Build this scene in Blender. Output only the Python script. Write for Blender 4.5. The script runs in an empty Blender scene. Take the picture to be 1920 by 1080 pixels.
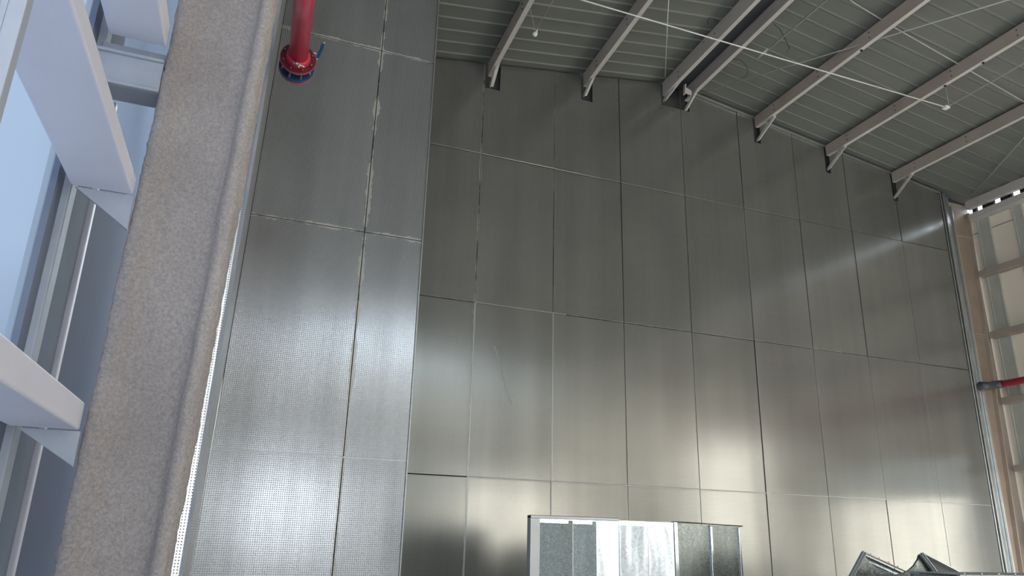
import bpy, bmesh, math, random
from mathutils import Vector, Matrix, noise
random.seed(7)
C = bpy.context.scene.collection
sc = bpy.context.scene
H = 1.68                                   # eye height above the floor

# ---------------------------------------------------------------- camera
cam_d = bpy.data.cameras.new('camera'); cam = bpy.data.objects.new('camera', cam_d); C.objects.link(cam)
F, CX, CY = 1405.571, 960.0, 540.0
vx = Vector((4870 - CX, -(1112 - CY), -F)).normalized()
vz = Vector((1075 - CX, -(-3700 - CY), -F)).normalized()
vz = (vz - vx * vz.dot(vx)).normalized()
vy = vz.cross(vx)
M = Matrix((vx, vy, vz)).to_4x4(); M.translation = Vector((0, 0, H))
cam.matrix_world = M
cam_d.sensor_width = 36; cam_d.lens = F / 1920 * 36; cam_d.clip_start = 0.05; cam_d.clip_end = 300
sc.camera = cam
# ---------------------------------------------------------------- world and light
w = bpy.data.worlds.new('world'); sc.world = w; w.use_nodes = True
bg = w.node_tree.nodes['Background']; wt = w.node_tree
tc = wt.nodes.new('ShaderNodeTexCoord'); sx_ = wt.nodes.new('ShaderNodeSeparateXYZ'); wr_ = wt.nodes.new('ShaderNodeValToRGB')
wt.links.new(tc.outputs['Generated'], sx_.inputs[0]); wt.links.new(sx_.outputs['Z'], wr_.inputs[0]); wt.links.new(wr_.outputs[0], bg.inputs[0])
e = wr_.color_ramp.elements                   # ground haze, distant trees and buildings, bright sky above
e[0].position = 0.0; e[0].color = (.040, .038, .034, 1); e[1].position = .60; e[1].color = (.86, .94, 1.0, 1)
for p_, c_ in ((.03, (.055, .057, .056, 1)), (.16, (.085, .095, .105, 1)), (.30, (.75, .86, .96, 1))):
    q_ = e.new(p_); q_.color = c_
bg.inputs[1].default_value = 3.6
vs = sc.view_settings; vs.view_transform = 'Standard'; vs.look = 'None'; vs.exposure = 1.85; vs.gamma = 1; vs.use_curve_mapping = False

def area(name, loc, direction, sx, sy, radiance, col):
    """daylight of one opening, or an added fill lamp: sx is the horizontal size, sy the vertical one"""
    l = bpy.data.lights.new(name, 'AREA'); l.shape = 'RECTANGLE'; l.size = sx; l.size_y = sy
    l.energy = radiance * math.pi * sx * sy; l.color = col
    o = bpy.data.objects.new(name, l); C.objects.link(o); o.location = loc
    z = -Vector(direction).normalized(); y = Vector((0, 0, 1)); y = (y - z * y.dot(z)).normalized(); x = y.cross(z)
    m = Matrix((x, y, z)).transposed().to_4x4(); m.translation = Vector(loc); o.matrix_world = m
    return o
WARM = (1.0, 0.94, 0.84); SKY = (0.86, 0.93, 1.0)
YB = -12.0                                  # rear end of the hall
XR = 13.8                                   # right cladding
area('daylight_side_door', (XR - .12, 7.0, 1.4), (-1, 0, 0.12), 3.2, 2.5, 1.1, WARM)
area('daylight_side_gate', (XR - .12, 1.25, 2.9), (-1, 0, 0.05), 2.0, 3.4, 2.3, WARM)
area('fill_side_upper', (XR - .12, -4.2, 4.9), (-1, 0, 0), 13.0, 2.6, .20, WARM)  # added fill band on solid cladding, brightens the metal wall's reflection
area('daylight_rear_gate', (2.2, YB + .16, 2.3), (0, 1, 0), 1.9, 2.4, 3.2, SKY)
area('daylight_rear_door', (12.0, YB + .16, 2.4), (0, 1, 0), 2.4, 2.7, 2.7, WARM)
area('fill_open_end', (6.4, YB + .08, 2.4), (0, 1, .10), 14.2, 4.4, .08, (1.0, .97, .92))  # added fill lamp across the unseen rear end, lifts the hall ambient
area('fill_rear_upper', (6.4, YB + .08, 6.7), (0, 1, -.1), 13.6, 2.0, .32, (1.0, .97, .92))  # added fill band on the unseen rear wall, mirrored in the metal
area('daylight_left_window', (-1.12, 0.9, 3.6), (1, 0.1, 0), 7.6, 4.6, 3.0, (0.86, 0.93, 1.0))

# ---------------------------------------------------------------- materials
def mat(name):
    m = bpy.data.materials.new(name); m.use_nodes = True
    nt = m.node_tree; return m, nt, nt.nodes['Principled BSDF']
def N(nt, t, **k):
    n = nt.nodes.new(t)
    for a, b in k.items(): setattr(n, a, b)
    return n
def L(nt, a, b): nt.links.new(a, b)
def math_(nt, op, a, b=None, c=None):
    n = N(nt, 'ShaderNodeMath', operation=op)
    for i, v in enumerate((a, b, c)):
        if v is None: continue
        if isinstance(v, (int, float)): n.inputs[i].default_value = v
        else: L(nt, v, n.inputs[i])
    return n.outputs[0]
def noise_(nt, scale, detail=3, vec=None, rough=.55):
    n = N(nt, 'ShaderNodeTexNoise'); n.inputs['Scale'].default_value = scale
    n.inputs['Detail'].default_value = detail; n.inputs['Roughness'].default_value = rough
    if vec is not None: L(nt, vec, n.inputs['Vector'])
    return n.outputs['Fac']
def ramp(nt, fac, c0, c1, p0=.3, p1=.7):
    r = N(nt, 'ShaderNodeValToRGB'); e = r.color_ramp.elements
    e[0].color = (*c0, 1); e[1].color = (*c1, 1); e[0].position = p0; e[1].position = p1
    L(nt, fac, r.inputs[0]); return r.outputs[0]
def mapping(nt, scale=(1, 1, 1)):
    g = N(nt, 'ShaderNodeNewGeometry'); m = N(nt, 'ShaderNodeMapping'); m.inputs['Scale'].default_value = scale
    L(nt, g.outputs['Position'], m.inputs['Vector']); return m.outputs[0]
def bump(nt, p, h, strength, dist):
    b = N(nt, 'ShaderNodeBump'); b.inputs['Strength'].default_value = strength; b.inputs['Distance'].default_value = dist
    L(nt, h, b.inputs['Height']); L(nt, b.outputs[0], p.inputs['Normal'])
def plain(name, c0, c1=None, rough=.6, metal=0.0, scale=3.0, bs=0, bd=.002, bscale=60, spec=.5):
    m, nt, p = mat(name); c1 = c1 or tuple(x * .82 for x in c0)
    v = mapping(nt); L(nt, ramp(nt, noise_(nt, scale, 5, v), c1, c0), p.inputs['Base Color'])
    p.inputs['Roughness'].default_value = rough; p.inputs['Metallic'].default_value = metal
    p.inputs['Specular IOR Level'].default_value = spec
    if bs: bump(nt, p, noise_(nt, bscale, 4, v), bs, bd)
    return m
def perforated(name, u, col, rough, hole=(.27, .27, .265), seams=(), smear=0., metal=.70, hr=.25, pitch=.02):
    """galvanised sheet with punched round holes; u is the horizontal axis of the sheet ('X' or 'Y')"""
    m, nt, p = mat(name)
    g = N(nt, 'ShaderNodeNewGeometry'); s = N(nt, 'ShaderNodeSeparateXYZ'); L(nt, g.outputs['Position'], s.inputs[0])
    U, Z = s.outputs[u], s.outputs['Z']
    def cell(a):
        f = math_(nt, 'FRACT', math_(nt, 'DIVIDE', a, pitch)); return math_(nt, 'SUBTRACT', f, .5)
    a, b = cell(U), cell(Z)
    d = math_(nt, 'SQRT', math_(nt, 'ADD', math_(nt, 'MULTIPLY', a, a), math_(nt, 'MULTIPLY', b, b)))
    h = N(nt, 'ShaderNodeMapRange'); h.inputs['From Min'].default_value = hr + .04; h.inputs['From Max'].default_value = hr - .04
    L(nt, d, h.inputs['Value']); holes = h.outputs[0]
    pos = g.outputs['Position']
    mp = N(nt, 'ShaderNodeMapping'); mp.inputs['Scale'].default_value = (3.0, 3.0, .22); L(nt, pos, mp.inputs[0])
    streak = noise_(nt, 1.0, 5, mp.outputs[0], .6)
    mh = N(nt, 'ShaderNodeMapping'); mh.inputs['Scale'].default_value = (.5, .5, 26.0); L(nt, pos, mh.inputs[0])
    roll = noise_(nt, 1.0, 4, mh.outputs[0], .7)
    dust = noise_(nt, 2.2, 6, pos, .65)
    blot = noise_(nt, .9, 4, pos, .6)
    mv = N(nt, 'ShaderNodeMapping'); mv.inputs['Scale'].default_value = (14.0, 14.0, .12); L(nt, pos, mv.inputs[0])
    fine = noise_(nt, 1.0, 3, mv.outputs[0], .6)
    wsum = math_(nt, 'ADD', math_(nt, 'ADD', math_(nt, 'MULTIPLY', streak, .45), math_(nt, 'MULTIPLY', blot, .30)), math_(nt, 'MULTIPLY', fine, .25))
    oi = N(nt, 'ShaderNodeObjectInfo')
    wsum = math_(nt, 'ADD', wsum, math_(nt, 'MULTIPLY', math_(nt, 'SUBTRACT', oi.outputs['Random'], .5), .10))
    base = ramp(nt, wsum, tuple(x * .72 for x in col), tuple(x * 1.25 for x in col), .34, .66)
    mix = N(nt, 'ShaderNodeMix', data_type='RGBA'); L(nt, math_(nt, 'MULTIPLY', roll, .22), mix.inputs['Factor'])
    L(nt, base, mix.inputs['A']); mix.inputs['B'].default_value = (.62, .62, .60, 1)
    colr = mix.outputs['Result']
    rg = N(nt, 'ShaderNodeMapRange'); rg.inputs['From Min'].default_value = .25; rg.inputs['From Max'].default_value = .75
    rg.inputs['To Min'].default_value = rough * .92; rg.inputs['To Max'].default_value = rough * 1.12
    L(nt, dust, rg.inputs['Value'])
    met = math_(nt, 'SUBTRACT', metal, math_(nt, 'MULTIPLY', holes, metal))
    rgh = math_(nt, 'MAXIMUM', rg.outputs[0], math_(nt, 'MULTIPLY', holes, .9))
    if smear:
        acc = None
        for axis, val, wd in seams:
            dd = math_(nt, 'ABSOLUTE', math_(nt, 'SUBTRACT', s.outputs[axis], val))
            nn = math_(nt, 'MULTIPLY', math_(nt, 'SUBTRACT', noise_(nt, 2.6, 5, pos, .7), .39), wd * 8)
            k = math_(nt, 'LESS_THAN', dd, nn)
            acc = k if acc is None else math_(nt, 'MAXIMUM', acc, k)
        sm = math_(nt, 'MULTIPLY', acc, smear)
        m2 = N(nt, 'ShaderNodeMix', data_type='RGBA'); L(nt, sm, m2.inputs['Factor']); L(nt, colr, m2.inputs['A']); m2.inputs['B'].default_value = (.52, .51, .46, 1)
        colr = m2.outputs['Result']; met = math_(nt, 'MULTIPLY', met, math_(nt, 'SUBTRACT', 1.0, sm))
    m3 = N(nt, 'ShaderNodeMix', data_type='RGBA'); L(nt, holes, m3.inputs['Factor']); L(nt, colr, m3.inputs['A']); m3.inputs['B'].default_value = (*hole, 1)
    L(nt, m3.outputs['Result'], p.inputs['Base Color']); L(nt, met, p.inputs['Metallic']); L(nt, rgh, p.inputs['Roughness'])
    p.inputs['Anisotropic'].default_value = .45
    t = N(nt, 'ShaderNodeCombineXYZ'); t.inputs['X' if u == 'X' else 'Y'].default_value = 1.0
    L(nt, t.outputs[0], p.inputs['Tangent'])
    wv = N(nt, 'ShaderNodeMapping'); wv.inputs['Scale'].default_value = (1.6, 1.6, .5); L(nt, pos, wv.inputs[0])
    bump(nt, p, noise_(nt, 1.0, 1, wv.outputs[0], .4), .12, .010)
    return m
def spangle(name, col, rough, scale=55, bd=.02, lo=.7):
    m, nt, p = mat(name); v = mapping(nt)
    vo = N(nt, 'ShaderNodeTexVoronoi'); vo.inputs['Scale'].default_value = scale; L(nt, v, vo.inputs['Vector'])
    sp = N(nt, 'ShaderNodeSeparateColor'); L(nt, vo.outputs['Color'], sp.inputs[0])
    L(nt, ramp(nt, sp.outputs[0], tuple(x * lo for x in col), tuple(min(1, x * 1.1) for x in col), 0, 1), p.inputs['Base Color'])
    p.inputs['Metallic'].default_value = 1
    L(nt, math_(nt, 'ADD', math_(nt, 'MULTIPLY', sp.outputs[1], 0.12 if lo < .89 else .04), rough), p.inputs['Roughness'])
    mp = mapping(nt, (5, 5, 1.2)); bump(nt, p, noise_(nt, 1.0, 2, mp, .5), .6, bd)
    return m

M_wall = perforated('perforated_zinc', 'X', (.25, .255, .232), .20, seams=[('X', 3.15, .012), ('X', 4.383, .006), ('Z', 3.19 + H, .005)], smear=.5, hole=(.145, .145, .14))
M_bay = perforated('perforated_zinc_bay', 'X', (.325, .34, .35), .215, seams=[('X', 1.175, .022), ('Z', 3.145 + H, .020), ('Z', 5.5 + H, .016)], smear=.75)
M_ret = perforated('perforated_zinc_return', 'Y', (.50, .52, .53), .30)
M_strip = perforated('perforated_zinc_lit', 'X', (.97, .97, .95), .33, hole=(.40, .38, .35), metal=.9)  # lit copy of the zinc: mirrored daylight put into the colour
M_zinc = plain('zinc_trim', (.62, .64, .63), (.54, .56, .55), rough=.32, metal=.9, scale=6)
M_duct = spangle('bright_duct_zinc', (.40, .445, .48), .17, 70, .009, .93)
M_ductdark = spangle('dark_reflection_zinc', (.155, .175, .172), .26, 120, .010, .72)  # duct zinc darkened in colour, as if mirroring the dim hall
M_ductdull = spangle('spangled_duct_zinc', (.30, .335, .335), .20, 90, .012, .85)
M_flange = plain('flange_zinc', (.42, .44, .44), rough=.4, metal=.7)
M_purlin = plain('painted_purlin', (.56, .52, .485), (.47, .43, .395), rough=.55, scale=2)
M_purlin_edge = plain('painted_purlin_flange', (.60, .57, .53), (.52, .49, .455), rough=.55, scale=2)
M_purlin_brown = plain('brown_purlin_web', (.50, .42, .365), (.42, .345, .295), rough=.55, scale=2)  # browner web tone for the right slope purlins
M_ridge = plain('ridge_purlin_grey', (.36, .345, .33), (.28, .27, .26), rough=.6)
M_girtblue = plain('glare_tinted_girt', (.76, .76, .84), (.69, .70, .79), rough=.5, scale=1.5, bs=.25, bd=.003)  # blue lens glare mixed into the rail colour
M_midrail = plain('toned_down_rail_paint', (.40, .43, .48), (.35, .38, .43), rough=.7, scale=6, bs=.4, bd=.004)  # rail colour darkened against strong window light, blued for glare
M_darkpanel = plain('glare_tinted_cladding', (.11, .13, .19), (.10, .12, .175), rough=.85, scale=1.5, spec=.1)  # cladding colour blued to carry the lens glare
M_midpanel = plain('glare_tinted_channel', (.22, .255, .32), (.19, .225, .285), rough=.8, scale=2, spec=.15)  # channel colour blued to carry the same glare
M_lightbar = plain('pale_window_frame', (.46, .50, .57), rough=.6)
M_cream = plain('cream_cladding', (.93, .83, .69), (.88, .78, .645), rough=.6, scale=.8)
M_girt = plain('tan_girt_paint', (.40, .345, .295), (.34, .295, .25), rough=.6)
M_brown = plain('brown_column_paint', (.36, .28, .215), (.29, .225, .17), rough=.6)
M_brownedge = plain('brown_column_flange', (.47, .385, .31), (.40, .325, .26), rough=.6)
M_black = plain('dark_void', (.02, .02, .022), rough=.9)
M_back = plain('dark_backing', (.06, .062, .065), rough=.8)
M_floor = plain('concrete_floor', (.58, .56, .52), (.48, .46, .43), rough=.65, scale=1.2)
M_red = plain('red_pipe_paint', (.68, .05, .10), (.62, .045, .09), rough=.28, scale=2)
M_redshade = plain('red_flange_shaded', (.18, .018, .028), (.11, .012, .018), rough=.4, scale=20)  # shaded copy of the pipe red for the flange face
M_blue = plain('blue_valve_paint', (.012, .07, .17), (.01, .05, .12), rough=.35, scale=20)
M_steel = plain('bright_steel', (.75, .74, .70), rough=.3, metal=.9)
M_white = plain('white_conduit', (.80, .80, .78), rough=.4)
M_wire = plain('grey_wire', (.46, .46, .44), rough=.5)
M_blackwire = plain('black_cable', (.03, .03, .03), rough=.5)
M_graywall = plain('grey_hall_cladding', (.50, .49, .46), (.42, .41, .39), rough=.7)

m, nt, p = mat('fireproofing_plaster')
v = mapping(nt)
cr = ramp(nt, noise_(nt, 2.2, 6, v, .6), (.74, .665, .63), (.90, .82, .775))
sp1 = ramp(nt, noise_(nt, 62, 4, v, .75), (.80, .80, .80), (1.12, 1.11, 1.10), .36, .62)
mm = N(nt, 'ShaderNodeMix', data_type='RGBA', blend_type='MULTIPLY'); mm.inputs['Factor'].default_value = 1; L(nt, cr, mm.inputs['A']); L(nt, sp1, mm.inputs['B'])
L(nt, mm.outputs['Result'], p.inputs['Base Color']); p.inputs['Roughness'].default_value = .95; p.inputs['Specular IOR Level'].default_value = .1
b1 = noise_(nt, 170, 5, v, .75); b2 = noise_(nt, 75, 4, v, .7)
bump(nt, p, math_(nt, 'ADD', math_(nt, 'MULTIPLY', b1, .6), b2), 1.0, .035)
M_fire = m

m, nt, p = mat('roof_sheet_paint')
v = mapping(nt, (.25, 2.5, .25))
L(nt, ramp(nt, noise_(nt, 1, 4, v, .6), (.135, .142, .128), (.17, .178, .16)), p.inputs['Base Color'])
p.inputs['Roughness'].default_value = .5
M_roof = m

m, nt, p = mat('translucent_pane')
out = nt.nodes['Material Output']
tr = N(nt, 'ShaderNodeBsdfTransparent'); tl = N(nt, 'ShaderNodeBsdfTranslucent'); tl.inputs[0].default_value = (.15, .17, .19, 1); tr.inputs[0].default_value = (.22, .235, .27, 1)
mx = N(nt, 'ShaderNodeMixShader'); L(nt, ramp(nt, noise_(nt, .7, 2, mapping(nt)), (.42,) * 3, (.6,) * 3), mx.inputs[0])
L(nt, tr.outputs[0], mx.inputs[1]); L(nt, tl.outputs[0], mx.inputs[2]); L(nt, mx.outputs[0], out.inputs[0])
M_pane = m

# ---------------------------------------------------------------- mesh helpers
def P(x, y, z): return Vector((x, y, z + H))            # z measured from eye height
def obj(name, bm, m, parent=None, smooth=False):
    bmesh.ops.recalc_face_normals(bm, faces=bm.faces)
    me = bpy.data.meshes.new(name); bm.to_mesh(me); bm.free()
    for k in (m if isinstance(m, (list, tuple)) else [m]): me.materials.append(k)
    if smooth:
        for f in me.polygons: f.use_smooth = True
    o = bpy.data.objects.new(name, me); C.objects.link(o)
    if parent: o.parent = parent; o.matrix_parent_inverse = Matrix.Translation(-parent.location) if parent.type == 'EMPTY' else Matrix()
    return o
def thing(name, label, cat, loc, group=None):
    o = bpy.data.objects.new(name, None); C.objects.link(o); o.location = loc; o.empty_display_size = .1
    return tag(o, label, cat, group)
def tag(o, label, cat, group=None):
    o['label'] = label; o['category'] = cat
    if group: o['group'] = group
    return o
def struct(o): o['kind'] = 'structure'; return o
def hexa(bm, pts, mi=0):
    """eight corners: 0-3 one end loop, 4-7 the other"""
    vs_ = [bm.verts.new(q) for q in pts]
    for f in ((0, 1, 2, 3), (7, 6, 5, 4), (0, 4, 5, 1), (1, 5, 6, 2), (2, 6, 7, 3), (3, 7, 4, 0)):
        bm.faces.new([vs_[i] for i in f]).material_index = mi
    return bm
def box(bm, x0, x1, y0, y1, z0, z1, mi=0):
    return hexa(bm, [(x0, y0, z0), (x1, y0, z0), (x1, y1, z0), (x0, y1, z0), (x0, y0, z1), (x1, y0, z1), (x1, y1, z1), (x0, y1, z1)], mi)
def rbox(bm, x0, x1, y0, y1, z0, z1, mi=0): return box(bm, x0, x1, y0, y1, z0 + H, z1 + H, mi)
def prism_y(bm, outline, y0, y1, mi=0):
    """outline: (x, z) list in the XZ plane, extruded from y0 to y1"""
    a = [bm.verts.new((x, y0, z)) for x, z in outline]; b = [bm.verts.new((x, y1, z)) for x, z in outline]
    bm.faces.new(a).material_index = mi; bm.faces.new(b[::-1]).material_index = mi
    n = len(a)
    for i in range(n): bm.faces.new((a[i], b[i], b[(i + 1) % n], a[(i + 1) % n])).material_index = mi
    return bm
def sweep(bm, path, r, seg=10, mi=0, cap=True):
    rings = []
    for i, q in enumerate(path):
        q = Vector(q)
        t = (Vector(path[min(i + 1, len(path) - 1)]) - Vector(path[max(i - 1, 0)])).normalized()
        up = Vector((0, 0, 1)) if abs(t.z) < .9 else Vector((0, 1, 0))
        a = t.cross(up).normalized(); b = a.cross(t)
        rings.append([bm.verts.new(q + (a * math.cos(k * 2 * math.pi / seg) + b * math.sin(k * 2 * math.pi / seg)) * r) for k in range(seg)])
    for A, B in zip(rings, rings[1:]):
        for k in range(seg): bm.faces.new((A[k], A[(k + 1) % seg], B[(k + 1) % seg], B[k])).material_index = mi
    if cap: bm.faces.new(rings[0][::-1]); bm.faces.new(rings[-1])
    return bm
def lathe_y(bm, cx, cz, prof, seg=40, mi=0):
    """prof: (y, radius) list about an axis along Y"""
    rings = [[bm.verts.new((cx + r * math.cos(k * 2 * math.pi / seg), y, cz + r * math.sin(k * 2 * math.pi / seg))) for k in range(seg)] for y, r in prof]
    for A, B in zip(rings, rings[1:]):
        for k in range(seg): bm.faces.new((A[k], A[(k + 1) % seg], B[(k + 1) % seg], B[k])).material_index = mi
    bm.faces.new(rings[0]); bm.faces.new(rings[-1][::-1])
    return bm
def bevel(o, wd, seg=2):
    b = o.modifiers.new('bevel', 'BEVEL'); b.width = wd; b.segments = seg; b.limit_method = 'ANGLE'; b.angle_limit = .6
    return o
def bar(bm, a, b, wd, th, side=Vector((1, 0, 0)), mi=0):
    """flat bar from a to b, wd wide along side"""
    a, b = Vector(a), Vector(b); t = (b - a).normalized(); s = (side - t * side.dot(t)).normalized(); n = t.cross(s)
    q = lambda c: [c + s * wd / 2 * i + n * th / 2 * j for i, j in ((-1, -1), (1, -1), (1, 1), (-1, 1))]
    return hexa(bm, q(a) + q(b), mi)

# ---------------------------------------------------------------- hall shell
RX = 6.73
def roof_z(x): return 7.79 + (.15 * (x - RX) if x < RX else -.143 * (x - RX))
# floor
bm = bmesh.new(); box(bm, -1.3, XR + .2, YB, 10.3, -.2, 0); struct(obj('floor', bm, M_floor))
# roof sheet: two ribbed slopes
def slope(x0, x1, name, rib=.020):
    bm = bmesh.new(); y = YB - .2; prof = []
    pitch = .285
    while y < 10.35:
        prof += [(y, 0), (y + pitch - .050, 0), (y + pitch - .036, -rib), (y + pitch - .014, -rib)]
        y += pitch
    rows = [[bm.verts.new((x, yy, roof_z(x) + H + dz)) for yy, dz in prof] for x in (x0, x1)]
    top = [[bm.verts.new((x, yy, roof_z(x) + H + .06)) for yy in (prof[0][0], prof[-1][0])] for x in (x0, x1)]
    for i in range(len(prof) - 1): bm.faces.new((rows[0][i], rows[0][i + 1], rows[1][i + 1], rows[1][i]))
    bm.faces.new((top[0][0], top[1][0], top[1][1], top[0][1]))
    bm.faces.new((rows[0][0], rows[1][0], top[1][0], top[0][0])); bm.faces.new((rows[0][-1], top[0][1], top[1][1], rows[1][-1]))
    bm.faces.new([rows[0][i] for i in range(len(prof))][::-1] + [top[0][0], top[0][1]])
    bm.faces.new([rows[1][i] for i in range(len(prof))] + [top[1][1], top[1][0]])
    return obj(name, bm, M_roof)
ceil = struct(slope(-1.25, RX, 'ceiling'))
slope_r = slope(RX, 13.95, 'roof_slope', .008); slope_r.parent = ceil

# back wall: dark backing with every perforated panel its own sheet
YW = 9.85
seamX = [1.92, 3.152, 4.383, 5.59, 6.826, 8.043, 9.269, 10.48, 11.72, 12.93]
seamZ = [-H, .745, 3.19, 5.59, 99]
notch = [(3.17, 3.42, .46), (4.87, 5.08, .50), (6.44, 7.02, .47), (8.40, 8.55, .52), (10.03, 10.15, .56), (11.66, 11.78, .60)]
def top_outline(x0, x1):
    """roof line from x1 back to x0 with the notches round the purlins"""
    top = lambda x: roof_z(x) - .035
    pts = [(x0, top(x0)), (x1, top(x1))]
    if x0 < RX < x1: pts.append((RX, top(RX)))
    for a, b, d in notch:
        if b <= x0 or a >= x1: continue
        a_, b_ = max(a, x0 + .012), min(b, x1)
        pts = [q for q in pts if not (a_ < q[0] < b_)]
        zb = top((a + b) / 2) - d + .02 * 0
        pts += [(a_, top(a_)), (a_ + 1e-4, zb), (b_ - 1e-4, zb)] + ([(b_, top(b_))] if b < x1 else [])
        pts = [q for q in pts if not (q[0] == x1 and b >= x1)]
    pts.sort(key=lambda q: q[0])
    return pts[::-1]
bm = bmesh.new(); prism_y(bm, [(1.6, 0), (13.75, 0), (13.75, roof_z(13.75) + H), (RX, roof_z(RX) + H), (1.6, roof_z(1.6) + H)], YW + .10, YW + .20)
wall_back = struct(obj('wall_back', bm, M_back))
rnd = random.Random(3)
def panel(x0, x1, z0, z1, y, parent, m, gap=.004, top=False, lean=None):
    bm = bmesh.new()
    if top: out_ = [(x0 + gap, z0 + gap), (x1 - gap, z0 + gap)] + [(min(max(x, x0 + gap), x1 - gap), z) for x, z in top_outline(x0, x1)]
    else: out_ = [(x0 + gap, z0 + gap), (x1 - gap, z0 + gap), (x1 - gap, z1 - gap), (x0 + gap, z1 - gap)]
    if lean: out_ = [(x + (lean * z if abs(x - x0) < .02 else 0), z) for x, z in out_]
    prism_y(bm, [(x, z + H) for x, z in out_], y, y + .03)
    a, b, c = rnd.uniform(-.006, .006), rnd.uniform(-.005, .005), rnd.uniform(0, .003)
    for v_ in bm.verts:
        v_.co.y += a * (v_.co.x - x0) / 1.2 + b * (v_.co.z - H - z0) / 2.4 + c
    o = obj('perforated_panel', bm, m, parent); bevel(o, .005, 2)
    return o
for i in range(len(seamX) - 1):
    for j in range(4):
        panel(seamX[i], seamX[i + 1], seamZ[j], seamZ[j + 1], YW, wall_back, M_wall, top=(j == 3))
# cover strips along the main seams
for q_ in ((3.166, 12.92, YW - .004, YW + .004, .738, .748), (3.145, 3.165, YW - .004, YW + .004, -H, 3.19), (4.376, 4.391, YW - .004, YW + .004, -H, .736), (4.376, 4.391, YW - .004, YW + .004, .750, 3.19), (3.166, 4.6, YW - .004, YW + .004, 3.186, 3.198)):
    bm = bmesh.new(); rbox(bm, *q_); obj('cover_strip', bm, M_flange, wall_back)
bm = bmesh.new()
sp = [(3.47, 2.58), (3.55, 2.40), (3.60, 2.26), (3.63, 2.08), (3.69, 1.92), (3.76, 1.76)]
for (xa, za), (xb, zb) in zip(sp, sp[1:]): bar(bm, P(xa, YW - .0005, za), P(xb, YW - .0005, zb), .010, .002, Vector((1, 0, 0)))
bmesh.ops.remove_doubles(bm, verts=bm.verts, dist=.004)
obj('scratch_mark', bm, plain('scratched_zinc', (.42, .41, .37), rough=.6), wall_back)
# rake angle under the roof
for a, b in ((1.9, 3.15), (3.43, 4.86), (5.10, 6.42), (7.04, 8.38), (8.58, 10.01), (10.2, 11.64), (11.85, 12.9)):
    if a < RX: continue
    bm = bmesh.new(); bar(bm, P(a, YW - .03, roof_z(a) - .07), P(b, YW - .03, roof_z(b) - .07), .05, .012, Vector((0, 1, 0))); obj('rake_angle', bm, M_flange, wall_back)
# corner trim at the right end
tm = None
for k, q_ in enumerate(((12.975, 13.03, YW - .05, YW + .05, -H, 6.84), (12.935, 12.955, YW - .02, YW + .05, -H, 6.85), (13.05, 13.16, YW + .0, YW + .05, -H, 6.80), (13.165, 13.185, YW - .04, YW + .05, -H, 6.6))):
    bm = bmesh.new(); rbox(bm, *q_); o = bevel(obj('trim_1' if k == 0 else 'trim_strip', bm, M_zinc, tm), .006, 2)
    if k == 0: tm = struct(o)

bm = bmesh.new(); rbox(bm, 13.19, 13.79, YW + .085, YW + .098, -H, 6.75); struct(obj('trim_2', bm, M_girt))

# protruding bay at the left: front, return and near strip
YF = 7.75
def top_bay(x): return roof_z(x) - .03
wb = bmesh.new()
prism_y(wb, [(-.06, 0), (1.80, 0), (1.80, top_bay(1.8) + H), (-.06, top_bay(-.06) + H)], YF + .05, YF + .12)
box(wb, 1.74, 1.80, YF + .12, YW + .1, 0, top_bay(1.77) + H)
wall_bay = struct(obj('wall_left_bay', wb, M_back))
bz = [-H, .71, 3.145, 5.5, 6.80]
for j in range(4):
    panel(-.085, 1.17, bz[j], min(bz[j + 1], top_bay(0) + .0), YF, wall_bay, M_bay, lean=.018)
    panel(1.17, 1.822, bz[j], min(bz[j + 1], top_bay(1.2)), YF, wall_bay, M_bay)
for q_ in ((-.07, 1.815, YF - .005, YF + .004, .702, .716), (1.818, 1.832, YF - .012, YF + .04, -H, 6.95)):
    bm = bmesh.new(); rbox(bm, *q_); obj('cover_strip', bm, M_flange, wall_bay)
for j in range(4):                                       # side of the bay facing into the hall
    bm = bmesh.new(); rbox(bm, 1.80, 1.822, YF + .035, YW, bz[j] + .004, min(bz[j + 1], 6.95) - .004); obj('side_panel', bm, M_ret, wall_bay)
def xr(z): return -.085 + .018 * z
YS = 5.8
for j in range(4):                                       # return running towards the column
    z0, z1 = bz[j] + .004, min(bz[j + 1], top_bay(0)) - .004
    bm = bmesh.new()
    hexa(bm, [P(xr(z0) - .03, YS, z0), P(xr(z0) - .02, YS, z0), P(xr(z0), YF + .01, z0), P(xr(z0) - .03, YF + .01, z0),
              P(xr(z1) - .03, YS, z1), P(xr(z1) - .02, YS, z1), P(xr(z1), YF + .01, z1), P(xr(z1) - .03, YF + .01, z1)])
    obj('return_panel', bm, M_ret, wall_bay)
    bm = bmesh.new()
    prism_y(bm, [(-.55, z0 + H), (xr(z0) - .045, z0 + H), (xr(z1) - .045, z1 + H), (-.55, z1 + H)], YS - .01, YS + .012)
    for v_ in bm.verts: v_.co.y += .085 * (v_.co.x + .13)  # strip turned so that it mirrors the rear gate
    obj('face_strip', bm, M_strip, wall_bay)
bm = bmesh.new()
hexa(bm, [P(xr(-H) - .045, YS - .02, -H), P(xr(-H) - .018, YS - .02, -H), P(xr(-H) - .018, YS + .02, -H), P(xr(-H) - .045, YS + .02, -H),
          P(xr(6.7) - .045, YS - .02, 6.7), P(xr(6.7) - .018, YS - .02, 6.7), P(xr(6.7) - .018, YS + .02, 6.7), P(xr(6.7) - .045, YS + .02, 6.7)])
obj('edge_bead', bm, M_lightbar, wall_bay)

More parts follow.
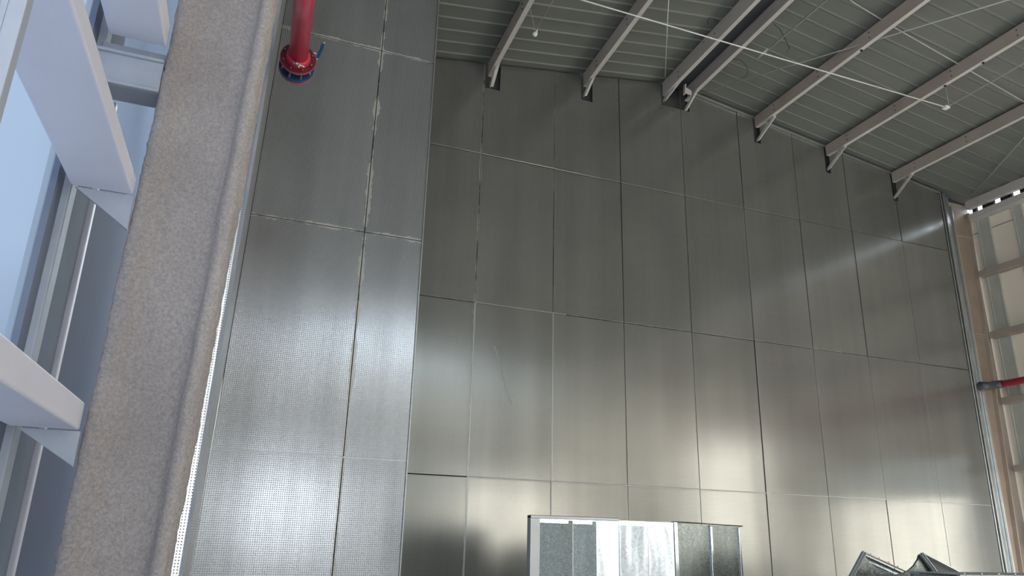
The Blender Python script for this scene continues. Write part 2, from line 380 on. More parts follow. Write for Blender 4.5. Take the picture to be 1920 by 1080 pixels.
# ---------------------------------------------------------------- left wall
XL = -1.0
wl = bmesh.new()
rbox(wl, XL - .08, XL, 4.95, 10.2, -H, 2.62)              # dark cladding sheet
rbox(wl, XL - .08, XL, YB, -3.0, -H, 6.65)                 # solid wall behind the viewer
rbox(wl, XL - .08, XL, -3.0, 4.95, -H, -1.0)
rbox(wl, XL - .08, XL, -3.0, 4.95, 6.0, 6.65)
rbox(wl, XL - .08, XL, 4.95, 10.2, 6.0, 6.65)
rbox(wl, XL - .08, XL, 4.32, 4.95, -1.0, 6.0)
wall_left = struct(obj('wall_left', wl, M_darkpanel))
bm = bmesh.new(); rbox(bm, XL, XL + .05, 4.50, 4.88, -H, 6.0); bevel(obj('wall_channel', bm, M_midpanel, wall_left), .008)
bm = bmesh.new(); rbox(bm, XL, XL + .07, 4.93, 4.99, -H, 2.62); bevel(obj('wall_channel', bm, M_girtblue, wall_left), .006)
win = bmesh.new(); rbox(win, XL - .05, XL - .04, -3.0, 4.32, -1.0, 6.0)
window_1 = struct(obj('window_1', win, M_pane))
bm = bmesh.new()
rbox(bm, XL - .06, XL + .06, 4.32, 4.46, -H, 6.0)
bevel(obj('window_frame', bm, M_lightbar, window_1), .01)
bm = bmesh.new(); rbox(bm, XL - .01, XL + .02, 4.17, 4.32, -H, 6.0); obj('window_frame', bm, M_midpanel, window_1)
win = bmesh.new(); rbox(win, XL - .05, XL - .04, 4.95, 9.8, 2.62, 6.0)
struct(obj('window_2', win, M_pane))

GX = 'pale steel rails of the left wall'
def girt(name, a, b, x_in, z0, z1, label):
    """horizontal rail from the column (y a) towards the viewer (y b); x_in its hall-side face at either end"""
    bm = bmesh.new(); wd = .30
    pts = lambda y, x: [(x, y, z0 + H), (x, y, z1 + H), (x - wd, y, z1 + H), (x - wd, y, z0 + H)]
    hexa(bm, pts(a, x_in[0]) + pts(b, x_in[1]))
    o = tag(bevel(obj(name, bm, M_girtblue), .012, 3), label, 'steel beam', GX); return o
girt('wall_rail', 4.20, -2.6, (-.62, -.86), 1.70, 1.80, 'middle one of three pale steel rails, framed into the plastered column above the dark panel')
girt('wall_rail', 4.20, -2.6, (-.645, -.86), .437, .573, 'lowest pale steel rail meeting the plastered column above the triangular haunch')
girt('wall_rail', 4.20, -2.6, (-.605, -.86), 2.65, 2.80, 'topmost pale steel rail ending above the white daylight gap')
def haunch(z_top, dz, x0, x1, label):
    bm = bmesh.new(); prism_y(bm, [(x0, z_top + H), (x1, z_top + H), (x1, z_top - dz + H)], 4.19, 4.215)
    return tag(bevel(obj('haunch_plate', bm, M_midrail), .004), label, 'steel plate', 'haunch plates at the column')
haunch(1.695, .20, -.90, -.615, 'triangular steel plate below the middle rail beside the plastered column')
haunch(.432, .17, -.91, -.64, 'triangular steel plate below the lowest rail beside the plastered column')
bm = bmesh.new()
rbox(bm, -.95, -.60, 4.21, 4.42, 2.36, 2.55); rbox(bm, -.95, -.60, 4.30, 4.33, 2.55, 2.66); rbox(bm, -.95, -.60, 4.19, 4.225, 2.345, 2.365); rbox(bm, -.95, -.60, 4.19, 4.225, 2.54, 2.56)
tag(bevel(obj('cross_beam', bm, M_midrail), .006), 'short glare-tinted cross beam from plastered column to left wall above the daylight gap', 'steel beam')
bm = bmesh.new(); box(bm, -.672, -.632, 2.00, 2.05, 0, 5.9); box(bm, -.688, -.672, 2.0, 2.06, 0, 5.9)
tag(bevel(obj('window_post', bm, M_lightbar), .003), 'pale upright post crossing in front of the middle rail beside the bright window', 'post')

# ---------------------------------------------------------------- fireproofed column
def col_mesh():
    bm = bmesh.new()
    lx = lambda z: -.637 + .016 * z; rx = lambda z: -.128 + .030 * z
    # outline of one storey slice, parametric: (side, offset, y)
    base = [('L', 0, 4.215), ('L', .02, 4.20), ('L', .07, 4.205), ('L', .13, 4.245), ('R', -.115, 4.27), ('R', -.098, 4.215), ('R', -.075, 4.185), ('R', -.035, 4.205), ('R', 0, 4.285),
            ('R', -.03, 4.50), ('R', -.095, 4.52), ('R', -.095, 4.41), ('L', .095, 4.41), ('L', .095, 4.52), ('L', 0, 4.52)]
    # resample the outline
    ref = [(lx(0) + o_ if s_ == 'L' else rx(0) + o_, y, s_, o_) for s_, o_, y in base]
    samples = []
    n = len(ref)
    for i in range(n):
        A, B = ref[i], ref[(i + 1) % n]
        d = math.hypot(B[0] - A[0], B[1] - A[1]); k = max(2, int(d / .011))
        for t in range(k):
            f = t / k; samples.append((A, B, f))
    zs = [-H + i * .016 for i in range(int((6.6 + H) / .016))]
    rings = []
    for z in zs:
        row = []
        for A, B, f in samples:
            def pt(q): return Vector(((lx(z) if q[2] == 'L' else rx(z)) + q[3], q[1]))
            q = pt(A).lerp(pt(B), f); row.append(q)
        # soften corners
        for _ in range(2):
            row = [(row[i - 1] + row[i] * 2 + row[(i + 1) % len(row)]) / 4 for i in range(len(row))]
        ring = []
        for i, q in enumerate(row):
            t = row[(i + 1) % len(row)] - row[i - 1]; nn = Vector((t.y, -t.x)).normalized()
            w3 = Vector((q.x, q.y, z))
            d = noise.noise(w3 * 3.0) * .007 + noise.noise(w3 * 13) * .0055 + noise.noise(w3 * 34) * .005 + noise.noise(w3 * 80) * .0045
            q2 = q + nn * d
            ring.append(bm.verts.new((q2.x, q2.y, z + H)))
        rings.append(ring)
    for A, B in zip(rings, rings[1:]):
        for k in range(len(A)): bm.faces.new((A[k], A[(k + 1) % len(A)], B[(k + 1) % len(A)], B[k]))
    bm.faces.new(rings[0][::-1]); bm.faces.new(rings[-1])
    return bm
tag(obj('plastered_column', col_mesh(), M_fire, smooth=True), 'thick column coated in rough grey beige fireproofing plaster in the foreground', 'column')

# ---------------------------------------------------------------- right wall
wr = bmesh.new()
def rw(y0, y1, z0, z1): rbox(wr, XR, XR + .08, y0, y1, z0, z1)
rw(8.75, 10.2, -H, 6.50); rw(5.35, 8.75, 1.75, 6.50); rw(2.45, 5.35, -H, 6.50); rw(.05, 2.45, 3.3, 6.50); rw(.05, 2.45, -H, -.75); rw(YB, .05, -H, 6.50)
wall_right = struct(obj('wall_right', wr, M_cream))
bm = bmesh.new(); 
rbox(bm, XR - .012, XR, 8.3, 10.0, 6.095, 6.11)
obj('sheet_lap', bm, M_girt, wall_right)
# rear wall with its two gates
wf = bmesh.new()
def rf(x0, x1, z0, z1): box(wf, x0, x1, YB - .08, YB, z0, z1)
rf(-1.1, 13.9, 4.7, 8.1); rf(-1.1, -.7, 0, 5.7); rf(13.5, 13.9, 0, 5.7)
struct(obj('wall_front', wf, M_graywall))
GR = 'tan girts of the right wall'
names = ['highest tan girt on the right wall, under the eave', 'second highest tan girt on the right wall', 'tan girt on the right wall just below the red pipe', 'tan girt on the right wall, lowest but one', 'lowest tan girt of the right wall near the floor']
for z, lb in zip((5.25, 4.0, 2.72, 1.48, .22), names):
    bm = bmesh.new(); rbox(bm, 13.60, 13.795, 2.6 if z < 1.7 else -4, 9.82, z - .12, z)
    if z < 1.7: bm.free(); bm = bmesh.new(); rbox(bm, 13.60, 13.795, 8.80, 9.82, z - .12, z)
    tag(bevel(obj('wall_girt', bm, M_girt), .005), lb, 'steel girt', GR)
M_green = plain('green_zinc', (.60, .60, .54), (.52, .53, .475), rough=.5, metal=.2)
for k, (y0, y1, lb) in enumerate([(9.50, 9.78, 'grey green upright zinc channel on the right wall next to the brown column'), (8.82, 9.03, 'wide grey green upright zinc channel between cream panels of the right wall')]):
    bm = bmesh.new(); rbox(bm, 13.768, 13.798, y0, y1, -H, 6.36); rbox(bm, 13.755, 13.770, y0, y0 + .04, -H, 6.36); rbox(bm, 13.755, 13.770, y1 - .03, y1, -H, 6.36)
    tag(bevel(obj('wall_channel_post', bm, M_green), .004), lb, 'steel post', 'upright channels of the right wall')
# eave beams with the ventilation slot
bm = bmesh.new(); rbox(bm, 13.60, 13.63, YB + .3, 9.82, 6.60, 6.765); rbox(bm, 13.60, 13.70, YB + .3, 9.82, 6.585, 6.60)
tag(bevel(obj('eave_purlin', bm, M_purlin), .003), 'grey beige eave purlin above the bright ventilation slot', 'steel purlin')
bm = bmesh.new(); rbox(bm, 13.60, 13.795, YB + .3, 9.80, 6.34, 6.475)
tag(bevel(obj('eave_rail', bm, M_purlin_edge), .006), 'grey beige box rail below the bright ventilation slot at the eave', 'steel beam')
bm = bmesh.new()
opens = [(9.58, 9.71), (9.19, 9.33), (8.79, 8.95), (8.40, 8.56)]
y = 8.2
while y > YB + 1: opens.append((y - .15, y)); y -= .42
prev = 9.80
for a, b in opens:
    rbox(bm, 13.74, 13.80, b, prev, 6.475, 6.77); prev = a
obj('slot_closer', bm, M_black, wall_right)
# brown tapered column in the corner
ct = thing('portal_column', 'brown painted tapered steel column in the corner between metal wall and cream wall', 'column', (13.4, 9.95, 0))
cr_ = lambda z: 13.50 + .040 * (z - 1.2)
def cpart(name, f0, f1, y0, y1, m):
    bm = bmesh.new(); z0, z1 = -H, 6.55
    hexa(bm, [P(f0(z0), y0, z0), P(f1(z0), y0, z0), P(f1(z0), y1, z0), P(f0(z0), y1, z0), P(f0(z1), y0, z1), P(f1(z1), y0, z1), P(f1(z1), y1, z1), P(f0(z1), y1, z1)])
    return bevel(obj(name, bm, m, ct), .003)
cpart('web', lambda z: 13.24, lambda z: cr_(z) - .02, 9.915, 9.93, M_brown)
cpart('flange', lambda z: 13.215, lambda z: 13.24, 9.84, 9.932, M_brownedge)
cpart('flange', lambda z: cr_(z) - .02, lambda z: cr_(z), 9.84, 9.932, M_brownedge)
bm = bmesh.new(); rbox(bm, 13.24, 13.69, 9.86, 9.92, 5.98, 6.0); rbox(bm, 13.24, 13.55, 9.86, 9.92, 3.93, 3.945); obj('stiffener', bm, M_brownedge, ct)
# red pipe on the right wall
rp = thing('red_wall_pipe', 'red fire pipe running along the right wall over cream panels from a dark elbow', 'pipe', P(13.40, 9.7, 2.93))
bm = bmesh.new(); sweep(bm, [P(13.42, 9.62, 2.93), P(13.42, -3.0, 2.93)], .062, 16); obj('pipe', bm, M_red, rp, True)
bm = bmesh.new(); sweep(bm, [P(13.0, 9.72, 2.88), P(13.2, 9.72, 2.89), P(13.33, 9.71, 2.92), P(13.40, 9.68, 2.93), P(13.42, 9.60, 2.93)], .072, 16); obj('elbow', bm, plain('dark_elbow', (.07, .07, .08), rough=.4), rp, True)

# ---------------------------------------------------------------- purlins and their braces
PG = 'roof purlins'
def purlin(x, label, hgt=.22, flip=False, skew=0.0):
    y1 = 9.84; m = M_purlin
    t = thing('roof_purlin', label, 'steel purlin', (x, y1, roof_z(x) + H - hgt), PG)
    zt = min(roof_z(x), roof_z(x + .07)) - .024; zb = zt - hgt; s = -1 if flip else 1
    def put(name, bm, m):
        for v_ in bm.verts: v_.co.x += skew * (v_.co.y - y1)
        return obj(name, bm, m, t)
    bm = bmesh.new()
    xa, xb = sorted((x, x + s * .004)); rbox(bm, xa, xb, YB + .3, y1, zb, zt)
    xa, xb = sorted((x, x + s * .07)); rbox(bm, xa, xb, YB + .3, y1, zt - .004, zt)
    put('web', bm, m if x < 7.5 else M_purlin_brown)
    bm = bmesh.new(); rbox(bm, xa, xb, YB + .3, y1, zb - .002, zb + .003); xc, xd = sorted((x + s * .066, x + s * .07)); rbox(bm, xc, xd, YB + .3, y1, zb, zb + .022)
    put('bottom_flange', bm, M_purlin_edge)
    yy = 9.3
    while yy > 5.2:
        for dz in (.06, .15):
            bm = bmesh.new(); bmesh.ops.create_cone(bm, cap_ends=True, segments=8, radius1=.009, radius2=.007, depth=.012, matrix=Matrix.Translation(P(x - s * .006, yy, zb + dz)) @ Matrix.Rotation(math.pi / 2, 4, 'Y'))
            put('bolt', bm, M_black)
        yy -= 1.1
    return t
PX = [3.20, 4.90, 6.46, 6.98, 8.43, 10.06, 11.68]
LB = ['leftmost purlin that meets the metal wall beside the perforated bay', 'purlin between the leftmost one and the ridge pair, crossed by the white conduit',
      'left purlin of the ridge pair with pale broad web', 'right purlin of the ridge pair beside the dark ridge gap', 'first purlin on the right roof slope beyond the ridge pair',
      'middle purlin of the right roof slope with the hanging conduit corner', 'lowest purlin of the right roof slope above the eave']
for i, x in enumerate(PX):
    purlin(x, LB[i], (.25, .25, .27, .25, .215, .215, .215)[i], i == 3, (.038, .050, .040, .036, .012, .005, 0)[i])
clips = {10.06: (7.27, 6.60), 8.43: (7.32,)}
for o_ in [q for q in C.objects if q.name.startswith('roof_purlin') and q.parent is None]:
    for xk, ys in clips.items():
        if abs(o_.location.x - xk) > .01: continue
        for yk in ys:
            zk = roof_z(xk + .07) - .24
            xs = xk + (.012 if xk < 9 else .005) * (yk - 9.84)
            bm = bmesh.new(); bmesh.ops.create_uvsphere(bm, u_segments=10, v_segments=6, radius=.022, matrix=Matrix.Translation(P(xs + .045, yk, zk - .002))); obj('hanger_clip', bm, M_black, o_)
# dark sheet painted as the shade in the gap between the ridge purlins
bm = bmesh.new(); rbox(bm, 6.53, 6.90, YB + .3, 9.84, roof_z(6.5) - .075, roof_z(6.5) - .065)
for v_ in bm.verts: v_.co.x += .038 * (v_.co.y - 9.84); v_.co.z -= .006 * (9.84 - v_.co.y)
M_ridgegap = plain('ridge_gap_shade', (.07, .072, .082), (.05, .052, .06), rough=.6)
tag(obj('ridge_gap_shade', bm, M_ridgegap), 'dark strip painted as shade in the gap between the two ridge purlins', 'shade strip')
BG = 'flange braces between purlins and metal wall'
braces = [(3.24, .04, 9.36, 6.83, 'pale brace under the leftmost purlin end at the metal wall'), (4.95, .0, 9.40, 7.09, 'pale brace under the purlin next left of the ridge pair'),
          (6.52, .0, 9.40, 7.40, 'pale brace under the left ridge purlin in the wide wall notch'), (6.93, .02, 9.45, 7.30, 'pale brace under the right ridge purlin in the wide wall notch'),
          (8.50, .0, 9.38, 7.05, 'pale brace under the first purlin beyond the ridge pair'), (10.11, .0, 9.40, 6.80, 'pale brace under the middle purlin of the right slope'), (11.73, .0, 9.40, 6.52, 'pale brace under the lowest purlin above the eave')]
for x, dx, y0, zb, lb in braces:
    zt = roof_z(x) - (.25 if x < 7.2 else .235)
    bm = bmesh.new(); bar(bm, P(x, y0, zt + (.10 if x < 6 else .0)), P(x + dx, YW + .03, zb + .01), .066, .006, Vector((1, 0, 0)))
    bar(bm, P(x - .026, y0, zt + (.07 if x < 6 else -.03)), P(x - .026 + dx, YW + .03, zb - .02), .05, .005, Vector((0, 0, 1)))
    tag(obj('flange_brace', bm, M_purlin_edge), lb, 'steel brace', BG)
bm = bmesh.new(); prism_y(bm, [(6.74, 7.42 + H), (6.86, 7.40 + H), (6.87, 7.50 + H), (6.76, 7.53 + H)], 9.55, 9.56); prism_y(bm, [(6.72, 7.40 + H), (6.74, 7.40 + H), (6.76, 7.60 + H), (6.74, 7.60 + H)], 9.54, 9.60)
tag(obj('splice_plate', bm, M_purlin_edge), 'small bent splice plate at the wall end of the ridge pair', 'steel plate')

# ---------------------------------------------------------------- conduits, rods and wires under the roof
ZC = 6.658
def tube(name, pts, r, m, label=None, cat='pipe', parent=None, group=None, seg=8):
    bm = bmesh.new(); sweep(bm, pts, r, seg); o = obj(name, bm, m, parent, True)
    if label: tag(o, label, cat, group)
    return o
t = thing('hanging_conduit', 'long white conduit hung across the roof with a corner box below the middle purlin', 'conduit', P(10.05, 7.28, ZC))
tube('conduit_tube', [P(-.3, 7.28, ZC), P(10.05, 7.28, ZC)], .0095, M_white, parent=t)
tube('conduit_tube', [P(10.05, 7.28, ZC), P(10.05, -6, ZC)], .009, M_white, parent=t)
tube('hanger_wire', [P(10.10, 7.27, ZC), P(10.10, 7.27, roof_z(10.1) - .24)], .005, M_wire, parent=t)
bm = bmesh.new(); rbox(bm, 10.00, 10.09, 7.24, 7.33, ZC - .025, ZC + .02); bevel(obj('junction_box', bm, M_white, t), .012)
for x in (8.63, 1.9): 
    bm = bmesh.new(); sweep(bm, [P(x - .02, 7.28, ZC), P(x + .02, 7.28, ZC)], .018, 10); obj('coupling', bm, M_wire, t)
t = thing('hanging_conduit', 'grey conduit from the ridge that ends in a fitting on the long white conduit', 'conduit', P(6.53, 7.3, ZC))
tube('conduit_tube', [P(6.53, 7.25, ZC + .03), P(6.53, -6, ZC + .03)], .013, M_purlin_edge, parent=t)
tube('end_fitting', [P(6.52, 7.44, ZC + .037), P(6.53, 7.20, ZC + .037)], .018, M_purlin_edge, parent=t)
t = thing('hanging_conduit', 'thin grey line with a round white end fitting beside the leftmost purlin', 'conduit', P(3.30, 8.14, ZC))
tube('conduit_tube', [P(3.30, 8.12, ZC), P(3.28, 7.28, ZC + .04), P(3.28, 5.0, ZC + .04)], .006, M_wire, parent=t)
tube('hanger_wire', [P(3.315, 8.13, ZC), P(3.23, 8.13, roof_z(3.2) - .24)], .004, M_wire, parent=t)
bm = bmesh.new(); bmesh.ops.create_uvsphere(bm, u_segments=14, v_segments=8, radius=.035, matrix=Matrix.Translation(P(3.31, 8.14, ZC - .02))); bmesh.ops.create_cone(bm, cap_ends=True, segments=10, radius1=.018, radius2=.018, depth=.07, matrix=Matrix.Translation(P(3.33, 8.14, ZC + .02))); obj('end_fitting', bm, M_white, t, True)
RG = 'roof bracing rods'
tube('bracing_rod', [P(7.10, 9.64, 7.56), P(8.58, 6.95, 7.33), P(10.2, 4.0, 7.08)], .009, M_wire, 'thin bracing rod from the ridge purlin brace towards the right slope', 'rod', group=RG)
tube('bracing_rod', [P(7.1, 6.6, 7.62), P(7.82, 6.80, 7.60), P(8.57, 6.85, 7.46), P(12.5, 7.1, 6.86), P(13.4, 7.15, 6.73)], .009, M_wire, 'thin rod crossing the right slope purlins from ridge to eave', 'rod', group=RG)
tube('bracing_rod', [P(13.45, 9.55, 6.76), P(12.88, 8.46, 6.85), P(12.43, 7.66, 6.90), P(10.6, 4.4, 7.12)], .009, M_wire, 'thin bracing rod rising from the eave corner near the brown column', 'rod', group=RG)
tube('bracing_rod', [P(6.33, 9.54, roof_z(6.33) - .10), P(5.45, 8.08, roof_z(5.45) - .10), P(3.4, 4.6, roof_z(3.4) - .10)], .007, M_white, 'pale thin bracing rod on the left slope ending at the left ridge purlin', 'rod', group=RG)
CG = 'loose black cable ends'
def cable(pts, label): tube('cable_end', [P(*q) for q in pts], .0045, M_blackwire, label, 'cable', group=CG, seg=6)
def arc(c, r, a0, a1, n=10): return [(c[0] + r * math.cos(math.radians(a0 + (a1 - a0) * k / n)), c[1], c[2] + r * math.sin(math.radians(a0 + (a1 - a0) * k / n))) for k in range(n + 1)]
cable([(6.97, 8.55, 7.52), (7.05, 8.52, 7.52)] + arc((7.06, 8.5, 7.34), .17, 80, -70), 'looped black cable end below the right ridge purlin, nearest the metal wall')
cable([(7.00, 7.55, 7.50), (7.04, 7.5, 7.40), (7.08, 7.45, 7.2), (7.10, 7.4, 7.0)] + [(7.04, 7.4, 6.92)], 'long drooping black cable end below the right ridge purlin')
cable([(6.44, 8.55, 7.60), (6.40, 8.5, 7.66), (6.44, 8.45, 7.70)], 'short curled black cable end on the left ridge purlin web')
cable(arc((6.22, 8.0, 7.60), .10, 20, 200), 'looped black cable end on the roof sheet left of the ridge purlins')

# ---------------------------------------------------------------- red overhead pipe with valve
Y0 = 5.60; cx, cz = .170, 3.705
vp = thing('fire_pipe', 'large red overhead fire pipe ending in a blue flanged valve before the perforated bay', 'pipe', P(cx, Y0, cz))
bm = bmesh.new(); sweep(bm, [P(cx - .002, Y0 - .03, cz), P(cx - .05, 4.6, cz + .0), P(cx - .09, -2.5, cz)], .077, 40); obj('pipe', bm, M_red, vp, True)
def ring(name, prof, m, parent, seg=48):
    bm = bmesh.new(); lathe_y(bm, cx, cz + H, prof, seg); o = obj(name, bm, m, parent); bevel(o, .003, 2); return o
ring('collar', [(Y0 - .055, .080), (Y0 - .05, .094), (Y0 - .02, .098), (Y0, .099)], M_red, vp)
fl = ring('flange', [(Y0, .143), (Y0 + .024, .143)], M_redshade, vp)
ring('flange_rim', [(Y0 + .004, .1445), (Y0 + .020, .1445)], M_red, fl)
vb = ring('valve_body', [(Y0 + .024, .10), (Y0 + .034, .135), (Y0 + .044, .135), (Y0 + .05, .085), (Y0 + .12, .085), (Y0 + .125, .143), (Y0 + .150, .143)], M_blue, vp)
ring('end_flange', [(Y0 + .150, .143), (Y0 + .172, .143)], M_red, vp)
def conepart(name, loc, r, dp, m, seg=6):
    bm = bmesh.new(); bmesh.ops.create_cone(bm, cap_ends=True, segments=seg, radius1=r, radius2=r, depth=dp, matrix=Matrix.Translation(loc) @ Matrix.Rotation(math.pi / 2, 4, 'X'))
    return obj(name, bm, m, vp)
for k in range(8):
    a = math.radians(22.5 + 45 * k); x_, z_ = cx + .120 * math.cos(a), cz + .120 * math.sin(a)
    conepart('bolt', P(x_, Y0 - .006, z_), .010, .012, M_redshade)
    conepart('stud', P(x_, Y0 + .075, z_), .006, .19, M_flange, 8)
    conepart('nut', P(x_, Y0 + .114, z_), .011, .014, M_steel)
# lever: steel stem to the side, blue bar
bm = bmesh.new(); sweep(bm, [P(cx + .08, Y0 + .03, cz + .105), P(cx + .155, Y0 + .02, cz + .10)], .008, 8); obj('stem', bm, M_steel, vp, True)
bm = bmesh.new(); bar(bm, P(cx + .150, Y0 + .01, cz + .045), P(cx + .185, Y0 + .0, cz + .19), .026, .010, Vector((1, 0, 0))); lv = obj('lever', bm, M_blue, vp); bevel(lv, .003)
for q_ in (P(cx + .147, Y0 + .0, cz + .035), P(cx + .188, Y0 + .0, cz + .205)):
    bm = bmesh.new(); bmesh.ops.create_uvsphere(bm, u_segments=10, v_segments=6, radius=.012, matrix=Matrix.Translation(q_)); obj('lever_nut', bm, M_flange, lv, True)
# little drain cock below the collar
bm = bmesh.new(); sweep(bm, [P(cx - .02, Y0 - .06, cz - .085), P(cx + .0, Y0 - .075, cz - .105)], .012, 8); sweep(bm, [P(cx - .035, Y0 - .07, cz - .100), P(cx + .055, Y0 - .07, cz - .112)], .0075, 8)
sweep(bm, [P(cx + .01, Y0 - .07, cz - .105), P(cx + .01, Y0 - .07, cz - .128)], .008, 8); obj('drain_cock', bm, M_steel, vp, True)

# ---------------------------------------------------------------- sheet metal duct box
db = thing('duct_box', 'large bright galvanised duct box standing upright in front of the metal wall', 'duct', (3.5, 6.2, 0))
ZT = .160
bm = bmesh.new(); edges_x = [2.56, 2.86, 3.08, 3.31, 3.59, 3.848]
for a, b in zip(edges_x, edges_x[1:]):
    bm = bmesh.new(); d = {2.56: .020, 2.86: .022, 3.08: .004}.get(a, .013); hexa(bm, [P(a, 6.0 + d, -H), P(b, 6.0 - d, -H), P(b, 6.03, -H), P(a, 6.03, -H), P(a, 6.0 + d, ZT - .02), P(b, 6.0 - d, ZT - .02), P(b, 6.03, ZT - .02), P(a, 6.03, ZT - .02)])
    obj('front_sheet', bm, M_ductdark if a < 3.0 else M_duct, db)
bm = bmesh.new(); ang = Vector((4.78 - 3.86, 6.26 - 6.0, 0)).normalized(); nn = Vector((-ang.y, ang.x, 0))
def q2(s, d, z): return P(3.86, 6.0, z) + ang * s + nn * d
for a, b in ((0, .10), (.10, .50), (.50, .94)):
    d = rnd.uniform(-.006, .006); hexa(bm, [q2(a, d, -H), q2(b, -d, -H), q2(b, .03, -H), q2(a, .03, -H), q2(a, d, ZT - .015), q2(b, -d, ZT - .02), q2(b, .03, ZT - .02), q2(a, .03, ZT - .015)])
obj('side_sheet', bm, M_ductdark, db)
bm = bmesh.new(); hexa(bm, [P(2.50, 6.02, -H), P(2.53, 6.02, -H), P(2.9, 6.9, -H), P(2.87, 6.9, -H), P(2.50, 6.02, ZT), P(2.53, 6.02, ZT), P(2.9, 6.9, ZT), P(2.87, 6.9, ZT)]); obj('end_sheet', bm, M_ductdull, db)
bm = bmesh.new(); hexa(bm, [q2(.90, .0, -H), q2(.94, .0, -H), q2(.94, .9, -H), q2(.90, .9, -H), q2(.90, 0, ZT - .02), q2(.94, 0, ZT - .02), q2(.94, .9, ZT - .02), q2(.90, .9, ZT - .02)])
obj('end_sheet', bm, M_ductdull, db)
bm = bmesh.new()
rbox(bm, 2.475, 2.56, 5.975, 6.05, -H, ZT + .01); rbox(bm, 2.475, 3.30, 5.97, 6.05, ZT - .012, ZT + .014)
bevel(obj('flange_frame', bm, M_flange, db), .004)
bm = bmesh.new(); rbox(bm, 2.56, 3.86, 5.985, 6.05, ZT - .045, ZT - .005); obj('top_cleat', bm, M_duct, db)
for x in edges_x[1:-1]: bm = bmesh.new(); rbox(bm, x - .004, x + .004, 5.982, 6.0, -H, ZT - .045); obj('seam', bm, M_zinc, db)
bm = bmesh.new(); hexa(bm, [q2(-.015, -.02, -H), q2(.03, -.02, -H), q2(.03, .02, -H), q2(-.015, .02, -H), q2(-.015, -.02, ZT + .004), q2(.03, -.02, ZT + .004), q2(.03, .02, ZT + .004), q2(-.015, .02, ZT + .004)]); bevel(obj('corner_seam', bm, M_duct, db), .004)
for s in (.50, .915): bm = bmesh.new(); hexa(bm, [q2(s - .014, -.014, -H), q2(s + .014, -.014, -H), q2(s + .014, .01, -H), q2(s - .014, .01, -H), q2(s - .014, -.014, ZT - .02), q2(s + .014, -.014, ZT - .02), q2(s + .014, .01, ZT - .02), q2(s - .014, .01, ZT - .02)]); bevel(obj('corner_seam', bm, M_duct, db), .004)
bm = bmesh.new(); bar(bm, q2(0, -.01, ZT + .002), q2(.95, -.01, ZT - .01), .03, .010, Vector((0, 1, 0))); obj('dark_edge', bm, M_back, db)
bm = bmesh.new(); hexa(bm, [P(2.5, 6.03, ZT - .06), P(3.86, 6.03, ZT - .06), q2(.94, .04, ZT - .06), P(2.9, 6.95, ZT - .06), P(2.5, 6.03, ZT - .05), P(3.86, 6.03, ZT - .05), q2(.94, .04, ZT - .05), P(2.9, 6.95, ZT - .05)]); obj('top_sheet', bm, M_ductdull, db)

# ---------------------------------------------------------------- duct elbow with concave throat, standing on its two flanges
el = thing('duct_elbow', 'galvanised duct elbow with curved throat and two flanged corners before the metal wall', 'duct fitting', (5.9, 5.6, 0))
YE = 5.5
throat = [(5.515, -.075), (5.56, -.135), (5.62, -.178), (5.70, -.212), (5.78, -.230), (5.86, -.236), (5.94, -.226), (6.02, -.200), (6.09, -.160), (6.15, -.105), (6.175, -.062)]
bm = bmesh.new()
prism_y(bm, [(x, z + H) for x, z in [(4.62, -1.05)] + throat + [(6.95, -.95), (6.6, -H), (5.0, -H)]], YE, YE + .02); fc = obj('front_cheek', bm, M_ductdull, el)
D = Vector((.66, .28, -.13))                                # depth axis of the fitting
bm = bmesh.new(); A = [P(x, YE + .01, z) for x, z in throat]
r0 = [bm.verts.new(q) for q in A]; r1 = [bm.verts.new(q + D * 1.15) for q in A]
for i in range(len(A) - 1): bm.faces.new((r0[i], r0[i + 1], r1[i + 1], r1[i]))
o = obj('throat_sheet', bm, M_ductdull, el); s_ = o.modifiers.new('solid', 'SOLIDIFY'); s_.thickness = .004
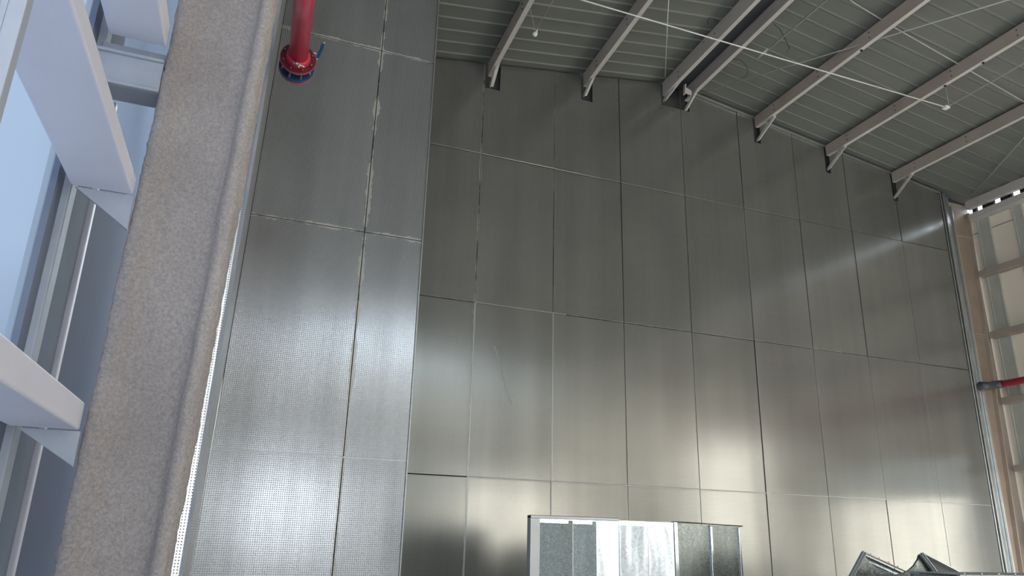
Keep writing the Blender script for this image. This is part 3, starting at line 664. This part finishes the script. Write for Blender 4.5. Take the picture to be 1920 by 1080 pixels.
def frame(a, b, name, m, wd=.045):
    a, b = P(*a), P(*b); t_ = (b - a).normalized(); bm = bmesh.new()
    nrm = D.normalized(); wv = t_.cross(nrm).normalized()
    bar(bm, a, b, wd, .012, nrm); bar(bm, a, a + D * 1.45, wd, .012, wv); bar(bm, a + D * 1.45, b + D * 1.45, wd, .012, nrm)
    bar(bm, a + wv * 0 - t_ * .0, b, .012, wd, nrm)
    return bevel(obj(name, bm, m, el), .002)
frame((5.494, YE - .02, -.055), (4.62, YE - .02, -1.05), 'flange_frame', M_flange)
frame((6.175, YE - .02, -.055), (7.0, YE - .02, -.98), 'flange_frame', M_flange)
bm = bmesh.new(); a, b = P(6.19, YE, -.07), P(6.98, YE, -.98)
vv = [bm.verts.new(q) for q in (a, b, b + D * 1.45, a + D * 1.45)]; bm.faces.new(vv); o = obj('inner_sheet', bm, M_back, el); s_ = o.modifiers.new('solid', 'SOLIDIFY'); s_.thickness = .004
bm = bmesh.new(); a, b = P(5.49, YE, -.07), P(4.65, YE, -1.05)
vv = [bm.verts.new(q) for q in (a, b, b + D * 1.45, a + D * 1.45)]; bm.faces.new(vv); o = obj('inner_sheet', bm, M_ductdull, el); s_ = o.modifiers.new('solid', 'SOLIDIFY'); s_.thickness = .004
for f in (.12, .3, .5, .7):
    for base_ in (P(5.494, YE - .02, -.05), P(6.175, YE - .02, -.05)):
        bm = bmesh.new(); bmesh.ops.create_uvsphere(bm, u_segments=8, v_segments=5, radius=.0065, matrix=Matrix.Translation(base_ + D * 1.45 * f + Vector((0, -.01, .006)))); obj('rivet', bm, M_steel, el)
# flanged duct whose upper edge enters at the lower corner
fd = thing('flanged_duct', 'grey flanged duct edge with screws at the foot of the brown column', 'duct', (6.4, 4.5, 0))
bm = bmesh.new(); rbox(bm, 5.56, 7.4, 4.60, 4.63, -.24, -.192); rbox(bm, 5.56, 7.4, 4.60, 5.1, -.200, -.192); bevel(obj('flange_frame', bm, M_flange, fd), .004)
bm = bmesh.new(); rbox(bm, 5.57, 7.38, 4.62, 5.08, -H, -.205); obj('duct_body', bm, M_ductdull, fd)
for k in range(9):
    bm = bmesh.new(); bmesh.ops.create_uvsphere(bm, u_segments=8, v_segments=5, radius=.009, matrix=Matrix.Translation(P(5.63 + .19 * k, 4.62, -.188))); obj('screw', bm, M_steel, fd, True)
